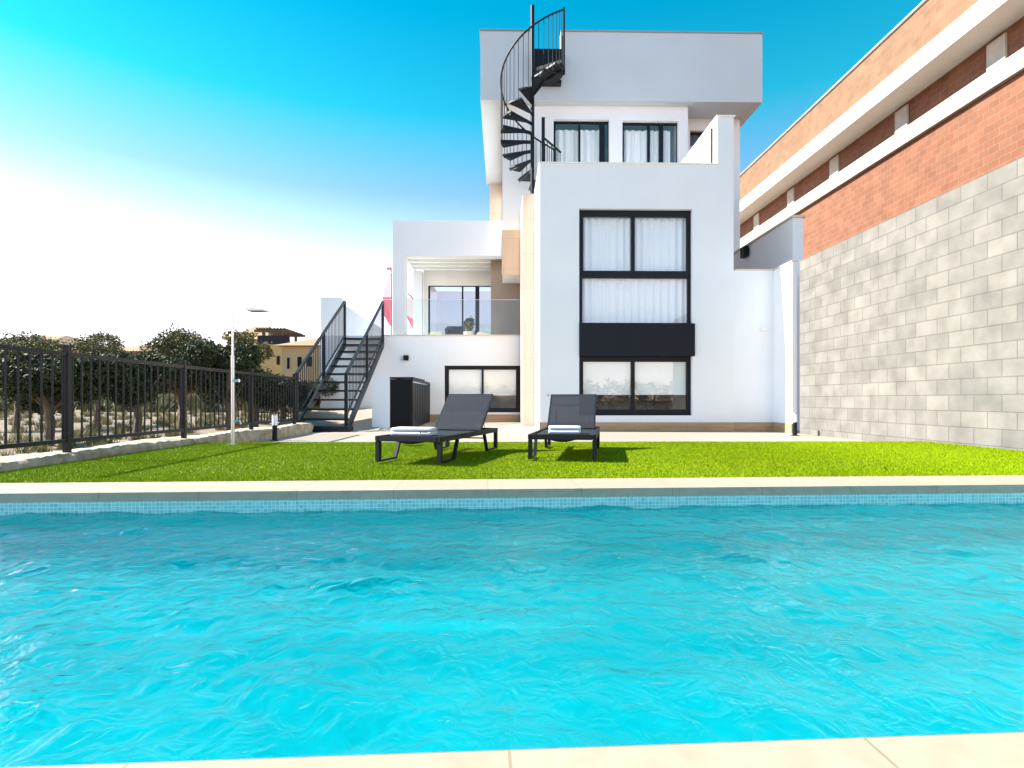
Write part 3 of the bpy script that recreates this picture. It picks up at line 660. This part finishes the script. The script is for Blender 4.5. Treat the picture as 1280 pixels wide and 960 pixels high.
# folded towels
def towel(label, loc, rot, sx, sy, layers, mark):
    e_ = empty('folded_towel', (0, 0, 0), label, 'towel', 'folded white towels on the loungers')
    mb = MB(); bm = mb.bm
    prof = []; r0 = .019; hgt = layers * 2 * r0                      # folded cross-section: stacked rounded layers
    for k in range(layers):
        z = r0 + 2 * r0 * k
        p = []
        for i in range(9): t = -math.pi/2 + math.pi * i / 8; p.append((sy/2 - r0 + r0 * math.cos(t) - .006 * (k % 2), z + r0 * .98 * math.sin(t)))
        for i in range(9): t = math.pi/2 + math.pi * i / 8; p.append((-sy/2 + r0 + r0 * math.cos(t) + .008 * k, z + r0 * .98 * math.sin(t)))
        nx = 14; rings = []
        for j in range(nx + 1):
            x = -sx/2 + sx * j / nx; e2 = min(1, min(j, nx - j) / 1.5); sc = .80 + .2 * math.sin(e2 * math.pi / 2)
            rings.append([bm.verts.new((x + .004 * math.sin(9 * yy + k), yy * (.97 + .03 * sc), z + (zz - z) * sc + .0012 * math.sin(9 * x + k * 2 + yy * 15))) for yy, zz in p])
        for j in range(nx):
            for i in range(len(p)): bm.faces.new((rings[j][i], rings[j][(i+1) % len(p)], rings[j+1][(i+1) % len(p)], rings[j+1][i]))
        bm.faces.new(rings[0][::-1]); bm.faces.new(rings[-1])
    mb.build('cloth', M['towel'], e_, smooth=True)
    if mark:
        mb = MB(); yv = -sy/2 - .002
        mb.box(sx*.22, sx*.25, yv - .001, yv + .0015, .024, .046)
        for i in range(6): mb.box(sx*.27 + i*.010, sx*.27 + i*.010 + .007, yv - .001, yv + .0015, .029, .041)
        mb.build('emblem', M['ink'], e_)
    e_.location = loc; e_.rotation_euler.z = rot
def on_bed(base_, a, lx, ly): return (base_.x + lx * math.cos(a) + ly * math.sin(a), base_.y - lx * math.sin(a) + ly * math.cos(a), .012 + ZB - .008)
towel('folded white towel with a small dark mark, on the left lounger', on_bed(A0, ang, -.075, .30), -ang + R(8), .40, .20, 2, True)
towel('plain folded white towel on the right lounger', on_bed(B0, a2, -.0, .33), -a2 + R(6), .32, .20, 2, False)

# ------------------------------------------------------------------ left side: low stone wall, iron fence
FX = -4.16
lwt = MB(); bm = lwt.bm; yy0, yy1, nst_ = 4.5, 12.35, 150; rows = []
prof = [(0, -.25), (0, -.12), (.0, -.03), (.0, .045), (-.03, .078), (-.14, .085), (-.28, .085), (-.40, .075), (-.43, .03), (-.43, -.25)]
for i in range(nst_ + 1):
    y = yy0 + (yy1 - yy0) * i / nst_
    rows.append([bm.verts.new((FX + dx + (.012 * math.sin(y * 3.1 + z * 9) + random.uniform(-.011, .011)) * (z > -.2), y, z + (.012 * math.sin(y * 2.3 + dx * 7) + random.uniform(-.008, .008)) * (z > .02))) for dx, z in prof])
for i in range(nst_):
    for k in range(len(prof) - 1): bm.faces.new((rows[i][k], rows[i + 1][k], rows[i + 1][k + 1], rows[i][k + 1]))
bm.faces.new(rows[0]); bm.faces.new(rows[-1][::-1])
o = lwt.build('low_stone_wall', M['stone']); tag(o, 'low rough limestone wall along the left edge of the lawn under the iron fence', 'wall')
fxx = FX - .12
fe = empty('iron_fence', (fxx, 9, .08), 'black iron picket fence on the low stone wall at the left', 'fence')
fz0, fz1 = .17, 1.10; fy0, fy1 = 4.4, 11.6
for z in (fz0, fz1 - .08): 
    mb = MB(); mb.box(fxx - .02, fxx + .02, fy0, fy1, z, z + .04); mb.build('rail', M['anthracite'], fe)
y = fy0; first = None
while y < fy1:
    if first is None:
        mb = MB(); mb.box(fxx - .007, fxx + .007, y - .007, y + .007, fz0 + .041, fz1 - .081); first = mb.build('picket', M['anthracite'], fe)
    else: copy_at(first, 0, y - fy0, 0)
    y += .125
first = None
for y in (5.58, 7.6, 9.62, 11.6):
    if first is None:
        mb = MB(); mb.box(fxx - .026, fxx + .026, y - .026, y + .026, -.2, fz1 + .03); first = mb.build('post', M['anthracite'], fe); y_first = y
    else: copy_at(first, 0, y - y_first, 0)

# ------------------------------------------------------------------ trees and shrubs
def leaves(name, blobs, n, size, m, parent):
    P = []
    vol = np.array([b[3] * b[4] * b[5] for b in blobs]); cnt = np.maximum(20, (n * vol / vol.sum()).astype(int))
    for (cx_, cy_, cz_, a_, b_, c_), k in zip(blobs, cnt):
        d_ = rng.normal(size=(k, 3)); d_ /= np.linalg.norm(d_, axis=1)[:, None]
        r_ = rng.uniform(.25, 1.0, k) ** .5 * (1 + .18 * np.sin(d_[:, 0] * 5 + cx_) * np.sin(d_[:, 1] * 6 + cy_) + rng.normal(0, .06, k))
        P.append(np.array([cx_, cy_, cz_]) + d_ * r_[:, None] * np.array([a_, b_, c_]))
    P = np.concatenate(P); k = len(P)
    u = rng.normal(size=(k, 3)); u /= np.linalg.norm(u, axis=1)[:, None]
    v = np.cross(u, rng.normal(size=(k, 3))); v /= np.linalg.norm(v, axis=1)[:, None]
    s_ = size * rng.uniform(.6, 1.3, k)[:, None]
    V = np.stack([P - u * s_, P - v * s_ * .38, P + u * s_, P + v * s_ * .38], 1).reshape(-1, 3)
    return npmesh(name, V, np.arange(k * 4).reshape(-1, 4), m, parent)
def tree(name, px, Y, ztop, zlow, wide, label, m, n=20000, size=.042, group='trees beyond the iron fence', cat='tree', X=None):
    x = SX(px, Y) if X is None else X; e_ = empty(name, (x, Y, -.26), label, cat, group)
    mb = MB(); hc = (ztop + zlow) / 2
    mb.tube([(x, Y, -.28), (x + .05, Y, zlow * .5), (x - .04, Y, zlow + .2), (x + .03, Y, hc)], .09, 8, .04)
    for k in range(5):
        a_ = k * 1.256 + random.random(); r_ = wide * random.uniform(.45, .7)
        mb.tube([(x, Y, zlow * .8 + .05 * k), (x + r_ * .5 * math.cos(a_), Y + r_ * .5 * math.sin(a_), (zlow + hc) / 2), (x + r_ * math.cos(a_), Y + r_ * math.sin(a_), hc + .2 * random.random())], .04, 6, .012)
    mb.build('trunk', M['bark'], e_)
    blobs = []
    for k in range(13):
        a_ = random.uniform(0, 6.28); r_ = wide * random.uniform(.1, .75); zz = random.uniform(zlow + .2, ztop - .25)
        s_ = random.uniform(.26, .5) * wide
        zh = min(s_ * .75, ztop - zz)
        blobs.append((x + r_ * math.cos(a_), Y + r_ * math.sin(a_), zz, s_, s_, zh))
    leaves('crown', blobs, n, size, m, e_)
TR = [('shrub_tree', 284, 13.0, 1.95, .5, .95, 'dark bushy tree just beyond the fence, behind the outdoor shower', 'leaf_dark'),
      ('shrub_tree', 318, 14.0, 1.45, .5, 1.0, 'dark bushy tree behind the fence between the shower and the bollard light', 'leaf_dark'),
      ('shrub_tree', 352, 15.0, 1.28, .45, 1.0, 'low dark bush tree behind the fence post nearest the staircase', 'leaf_dark'),
      ('shrub_tree', 388, 17.0, 1.25, .4, 1.0, 'low dark bush tree seen through the staircase railing', 'leaf_dark'),
      ('olive_tree', 292, 20.0, 2.75, .7, 1.15, 'greyish olive tree rising behind the dark bushes at the left', 'leaf_olive'),
      ('olive_tree', 225, 14.0, 2.3, .6, 1.2, 'olive tree beyond the fence at the far left', 'leaf_olive'),
      ('shrub_tree', 170, 11.5, 1.6, .5, 1.0, 'dark bushy tree at the far left beyond the fence', 'leaf_dark'),
      ('shrub_tree', 60, 10.5, 1.5, .4, 1.0, 'leftmost dark bushy tree beyond the fence', 'leaf_dark'),
      ('olive_tree', 120, 18.0, 2.8, .7, 1.4, 'tall olive tree at the far left beyond the dark bushes', 'leaf_olive'),
      ('olive_tree', 20, 16.0, 2.6, .7, 1.4, 'leftmost olive tree beyond the dark bushes', 'leaf_olive')]
for nme, px, Y, zt2, zl2, wd, lab, mm in TR: tree(nme, px, Y, zt2, zl2, wd, lab, M[mm])
tree('dry_bush', 338, 30, 1.95, .2, 1.3, 'yellowing bush in front of the ochre villa', M['leaf_dry'], 5000, .08, None, 'bush')
tree('dry_bush', 362, 34, 1.85, .2, 1.6, 'yellow green bush below the tile roofed villa', M['leaf_dry'], 5000, .08, None, 'bush')
tree('dry_bush', 296, 40, 5.6, .4, 2.4, 'ochre tree top rising over the olive tree at the left', M['leaf_dry'], 6000, .14, None, 'tree')

# ------------------------------------------------------------------ villas in the distance
def villa_far(name, px0, px1, py_top, Y, depth, mt, label, roof=None, wins=(), fence_=False, pg=None):
    x0, x1 = SX(px0, Y), SX(px1, Y); z1 = SZ(py_top, Y)
    e_ = empty(name, ((x0 + x1) / 2, Y, -.26), label, 'house')
    mb = MB(); mb.box(x0, x1, Y, Y + depth, -.26, z1); mb.build('wall', M[mt], e_)
    if roof:
        zr = SZ(roof, Y); ov = .5; xm = (x0 + x1) / 2
        mb = MB(); a_ = [(x0 - ov, Y - ov, z1 + .01), (x1 + ov, Y - ov, z1 + .01), (x1 + ov, Y + depth + ov, z1 + .01), (x0 - ov, Y + depth + ov, z1 + .01)]
        ri = [(xm - (x1 - x0) * .18, Y + depth / 2, zr), (xm + (x1 - x0) * .18, Y + depth / 2, zr)]
        mb.face([a_[0], a_[1], ri[1], ri[0]]).face([a_[2], a_[3], ri[0], ri[1]]).face([a_[1], a_[2], ri[1]]).face([a_[3], a_[0], ri[0]]).face(a_)
        mb.build('roof', M['roof_tile'], e_)
    for wx, wy_, ww_, wh_ in wins:
        xa, za = S(wx, wy_, Y); xb, zb3 = S(wx + ww_, wy_ + wh_, Y)
        mb = MB(); mb.box(xa, xb, Y - .04, Y - .002, zb3, za); wf = mb.build('window', M['anthracite'], e_)
        mb = MB(); mb.box(xa + .1, xb - .1, Y - .06, Y - .042, zb3 + .1, za - .1); mb.build('pane', M['door_black'], wf)
    if pg:
        zb4 = SZ(pg[2], Y + 3)
        xa, xb = SX(pg[0], Y + 3), SX(pg[1], Y + 3); mb = MB()
        for x in (xa + .4, xb - .6): mb.box(x, x + .25, Y + 1, Y + 1.25, z1, zb4).box(x, x + .25, Y + 5, Y + 5.25, z1, zb4)
        mb.box(xa - .3, xb + .5, Y + .8, Y + 1.05, zb4 + .002, zb4 + .25).box(xa - .3, xb + .5, Y + 5, Y + 5.25, zb4 + .002, zb4 + .25)
        for i in range(9): x = xa + (xb - xa) * i / 8; mb.box(x, x + .12, Y + .5, Y + 5.6, zb4 + .252, zb4 + .4)
        mb.build('roof_pergola', M['bark'], e_)
    if fence_:
        mb = MB(); mb.box(x0 + .05, x1 - .05, Y + .2, Y + .25, z1 + .001, z1 + .9); mb.build('roof_railing', M['anthracite'], e_)
    return e_
villa_far('ochre_villa', 320, 362, 431, 55, 9, 'villa_wall', 'ochre villa with flat roof and dark roof pergola behind the bushes', None, ((346, 445, 4, 11),), True, (333, 366, 419))
villa_far('tiled_villa', 352, 425, 433, 46, 9, 'villa_pale', 'pale villa with tiled hip roof seen behind the metal staircase', 415, ((359, 447, 3, 14), (372, 446, 5, 13), (384, 446, 6, 12), (402, 445, 6, 13)))
villa_far('hilltop_villa', 284, 332, 425, 75, 10, 'villa_pale', 'distant pale villa with tiled roof rising over the olive tree', 402, ((318, 430, 5, 8),))
villa_far('distant_villa', 120, 215, 440, 70, 12, 'villa_pale', 'long pale villa with tiled roof at the far left', 425, ((140, 450, 8, 12), (180, 450, 8, 12)))
villa_far('distant_villa', -40, 60, 430, 60, 12, 'villa_wall', 'ochre villa with tiled roof at the left edge', 412, ((-10, 445, 9, 14), (30, 445, 9, 14)))

# ------------------------------------------------------------------ feather flags and terrace furniture
def flag(label, base_px, Y, zbase, pts, stripes):
    x = SX(base_px, Y); e_ = empty('feather_flag', (x, Y, zbase), label, 'flag', 'red and white feather flags by the terrace')
    P = [(S(a_, b_, Y)[0], Y, S(a_, b_, Y)[1]) for a_, b_ in pts]
    mb = MB(); mb.tube([(x, Y, zbase)] + P, .018, 8); mb.build('pole', M['steel'], e_, smooth=True)
    for poly, mm in stripes:
        n_ = len(poly); V = [(S(a_, b_, Y)[0], Y - .03 + .02 * math.sin(a_ * .8 + b_ * .2), S(a_, b_, Y)[1]) for a_, b_ in poly]
        mb = MB(); mb.prism(V, (0, .006, 0)); mb.build('cloth', M[mm], e_)
fzt = fz - .03
flag('pink and white feather flag beside the left pergola post', 489, 20.0, fzt, [(489.5, 400), (489.5, 345), (488.5, 336)],
     [([(489.4, 340), (489.4, 371), (479, 371), (480, 366), (486, 345)], 'flag_white'), ([(489.4, 371.3), (489.4, 409), (486, 405), (480.5, 395), (478, 384), (479, 371.3)], 'flag_red'),
      ([(483.5, 334.5), (489.9, 334.5), (489.9, 337.5), (483.5, 337.5)], 'flag_red')])
flag('white feather flag with a red band seen under the pergola', 506, 20.4, fzt, [(506, 400), (506, 372), (507, 368), (510, 367.5), (514, 370), (518, 377), (519.5, 384)],
     [([(507, 369), (511, 369), (515, 372.5), (518.5, 381), (519, 400), (512, 396), (507, 388)], 'flag_white'), ([(507, 388.3), (512, 396.3), (519, 400.3), (519.5, 417), (514, 408), (507, 394)], 'flag_red')])
Y = 17.8; x0, x1 = SX(556, Y), SX(580, Y)
sf = empty('outdoor_sofa', ((x0 + x1) / 2, Y, fzt), 'dark wicker sofa on the first floor terrace behind the glass railing', 'sofa')
mb = MB(); mb.box(x0, x1, Y, Y + .7, fzt + .02, fzt + .26); mb.build('seat', M['wicker'], sf, bevel=.02)
mb = MB(); mb.box(x0, x1, Y + .55, Y + .72, fzt + .262, fzt + .55); mb.build('backrest', M['wicker'], sf, bevel=.02)
for a_ in (x0, x1 - .1):
    mb = MB(); mb.box(a_, a_ + .1, Y, Y + .54, fzt + .262, fzt + .42); mb.build('armrest', M['wicker'], sf, bevel=.015)
def pot(px, Y, label, h_, leafh):
    x = SX(px, Y); e_ = empty('potted_plant', (x, Y, fzt), label, 'plant')
    mb = MB(); mb.tube([(x, Y, fzt + .002), (x, Y, fzt + h_ * .5), (x, Y, fzt + h_)], .13, 14, .17); mb.build('pot', M['terracotta'], e_, smooth=False)
    leaves('foliage', [(x, Y, fzt + h_ + leafh * .5, .16, .16, leafh * .5), (x + .08, Y, fzt + h_ + leafh * .7, .1, .1, leafh * .35)], 500, .05, M['leaf_olive'], e_)
pot(586, 17.7, 'leafy plant in a pale pot on the first floor terrace', .28, .45)
def cube_pouf(px, Y, label):
    x = SX(px, Y); e_ = empty('pouf', (x, Y, fzt), label, 'pouf', 'cream poufs on the upper terrace')
    mb = MB(); mb.box(x - .2, x + .2, Y, Y + .4, fzt + .03, fzt + .26); mb.build('cushion', M['cushion'], e_, bevel=.04, seg=3)
    for a_ in (-.16, .16):
        for b_ in (.04, .36): mb = MB(); mb.box(x + a_ - .015, x + a_ + .015, Y + b_ - .015, Y + b_ + .015, fzt + .001, fzt + .032); mb.build('leg', M['bark'], e_)
cube_pouf(545, 17.4, 'cream pouf left of the dark sofa on the upper terrace')
cube_pouf(604, 17.4, 'cream pouf right of the potted plant on the upper terrace')

# ------------------------------------------------------------------ neighbouring building under construction
NX = 6.75
nw = empty('neighbour_wall', (NX, 14.0, -.26), 'tall white rendered wall of the neighbouring plot with cream coping beyond the boundary wall', 'wall')
nzt = SZ(269.5, 12.95); ny0 = NX * F / (994 - 628)
nzt = EYE + (500 - 270) / F * ny0
mb = MB(); mb.box(NX, NX + .25, ny0, 24, -.26, nzt); mb.build('wall', M['white'], nw)
mb = MB(); mb.box(NX - .04, NX + .29, ny0 - .04, 24, nzt + .001, nzt + .05); mb.build('coping', M['cap'], nw)
# black wall box
yl = NX * F / (937 - 628); zl2 = EYE + (500 - 314) / F * yl
e_ = empty('wall_lamp', (NX, yl, zl2), 'black wall lamp on the neighbouring white wall below the brickwork', 'lamp')
mb = MB(); mb.box(NX - .16, NX - .03, yl - .14, yl + .14, zl2 - .14, zl2 + .14); mb.build('housing', M['anthracite'], e_, bevel=.01)
mb = MB(); mb.box(NX - .03, NX - .001, yl - .09, yl + .09, zl2 - .09, zl2 + .09); mb.build('back_plate', M['anthracite'], e_)
# concrete block wall towards the camera
mb = MB(); mb.box(ex + .125, ex + .325, 5.0, 11.72, -.26, SZ(326, 11.8) - .0); o = mb.build('block_wall', M['block']); tag(o, 'grey concrete block wall at the right edge beyond the boundary wall', 'wall')
BX, FO = 13.0, 12.1; nbd = empty('unfinished_building', (BX, 26, -.26), 'unfinished orange brick building with a projecting white floor slab on the right', 'building')
def zat(px, py, X): return EYE + (500 - py) / F * (X * F / (px - 628))
ye0, ye1 = 9.5, 52
z_b, z_f0, z_f1, z_t = zat(999, 251, BX), zat(999, 206, FO), zat(999, 189, FO), zat(999, 151, BX)
mb = MB(); mb.box(BX + .02, BX + .3, ye0, ye1, -.26, z_f0); mb.build('lower_brick_wall', M['red_brick'], nbd)
mb = MB(); mb.box(BX + .302, BX + 9, ye0, ye0 + .3, -.26, z_f0); mb.build('lower_brick_wall', M['brick_front'], nbd)
mb = MB(); mb.box(FO, BX + 9.2, ye0 - .15, ye1, z_f0 + .001, z_f1); mb.build('floor_slab', M['white_trim'], nbd)
mb = MB(); mb.box(BX, BX + .28, ye0, ye1, z_f1 + .001, z_t); mb.build('upper_brick_wall', M['upper_brick'], nbd)
mb = MB(); mb.box(BX + .282, BX + 9, ye0, ye0 + .3, z_f1 + .001, z_t); mb.build('upper_brick_wall', M['brick_front'], nbd)
mb = MB(); mb.box(BX - .06, BX + 9.1, ye0 - .05, ye1, z_t + .001, z_t + .07); mb.build('roof_edge', M['coping_metal'], nbd)
mb = MB(); mb.box(BX - .12, BX + .018, ye0, ye1, z_b - .5, z_b); mb.build('ledge', M['concrete'], nbd)
for yc in (14.5, 18.0, 21.7, 25.0, 28.4, 31.8, 35.2):
    mb = MB(); mb.box(BX - .04, BX + .018, yc - .28, yc + .28, z_b + .001, z_b + .75); mb.build('mortar_patch', M['concrete'], nbd)

# dry tufts and scrub on the open ground beyond the fence
def tufts(name, label, xy, n_each, h, m, cat):
    P, Fc = [], []
    for (x, y) in xy:
        k = n_each; a = rng.uniform(0, 6.28, k); r_ = rng.uniform(0, .18, k) * h / .25
        px_, py_ = x + r_ * np.cos(a), y + r_ * np.sin(a); hh2 = h * rng.uniform(.5, 1.2, k); w_ = .010 * h / .25 * rng.uniform(.7, 1.6, k)
        lx2, ly2 = rng.normal(0, .35, k) * hh2, rng.normal(0, .35, k) * hh2; z = np.full(k, -.265)
        P.append(np.stack([np.stack([px_ - w_, py_, z], -1), np.stack([px_ + w_, py_, z], -1), np.stack([px_ + lx2, py_ + ly2, z + hh2], -1)], 1).reshape(-1, 3))
    P = np.concatenate(P); o = npmesh(name, P, np.arange(len(P)).reshape(-1, 3), m)
    tag(o, label, cat, kind='stuff')
pts = [(rng.uniform(-16, -4.9) * (1 + (y_ - 6) * .05), y_) for y_ in rng.uniform(5.5, 34, 520) ]
tufts('dry_grass', 'dry yellow tufts scattered over the open ground beyond the iron fence', pts, 60, .22, M['leaf_dry'], 'grass')
pts = [(rng.uniform(-70, -9), rng.uniform(36, 75)) for _ in range(260)]
tufts('distant_scrub', 'low green scrub in front of the distant villas', pts, 160, 1.2, M['leaf_olive'], 'scrub')

# unseen hedge added behind the camera to darken the ground floor glass reflection
x_ = -8
e_ = empty('reflection_hedge', (0, -8, -.26), 'added unseen hedge making the dark reflection in the ground floor window glass', 'hedge')
leaves('foliage', [(-13 + 1.3 * i, -8 + .2 * math.sin(i * 2.1), .75, .95, .7, 1.05) for i in range(22)], 22000, .09, M['leaf_dark'], e_)
mb = MB()
for i in range(22): mb.tube([(-13 + 1.3 * i, -8, -.28), (-13 + 1.3 * i, -8, 1.1)], .05, 6, .02)
mb.build('stem', M['bark'], e_)
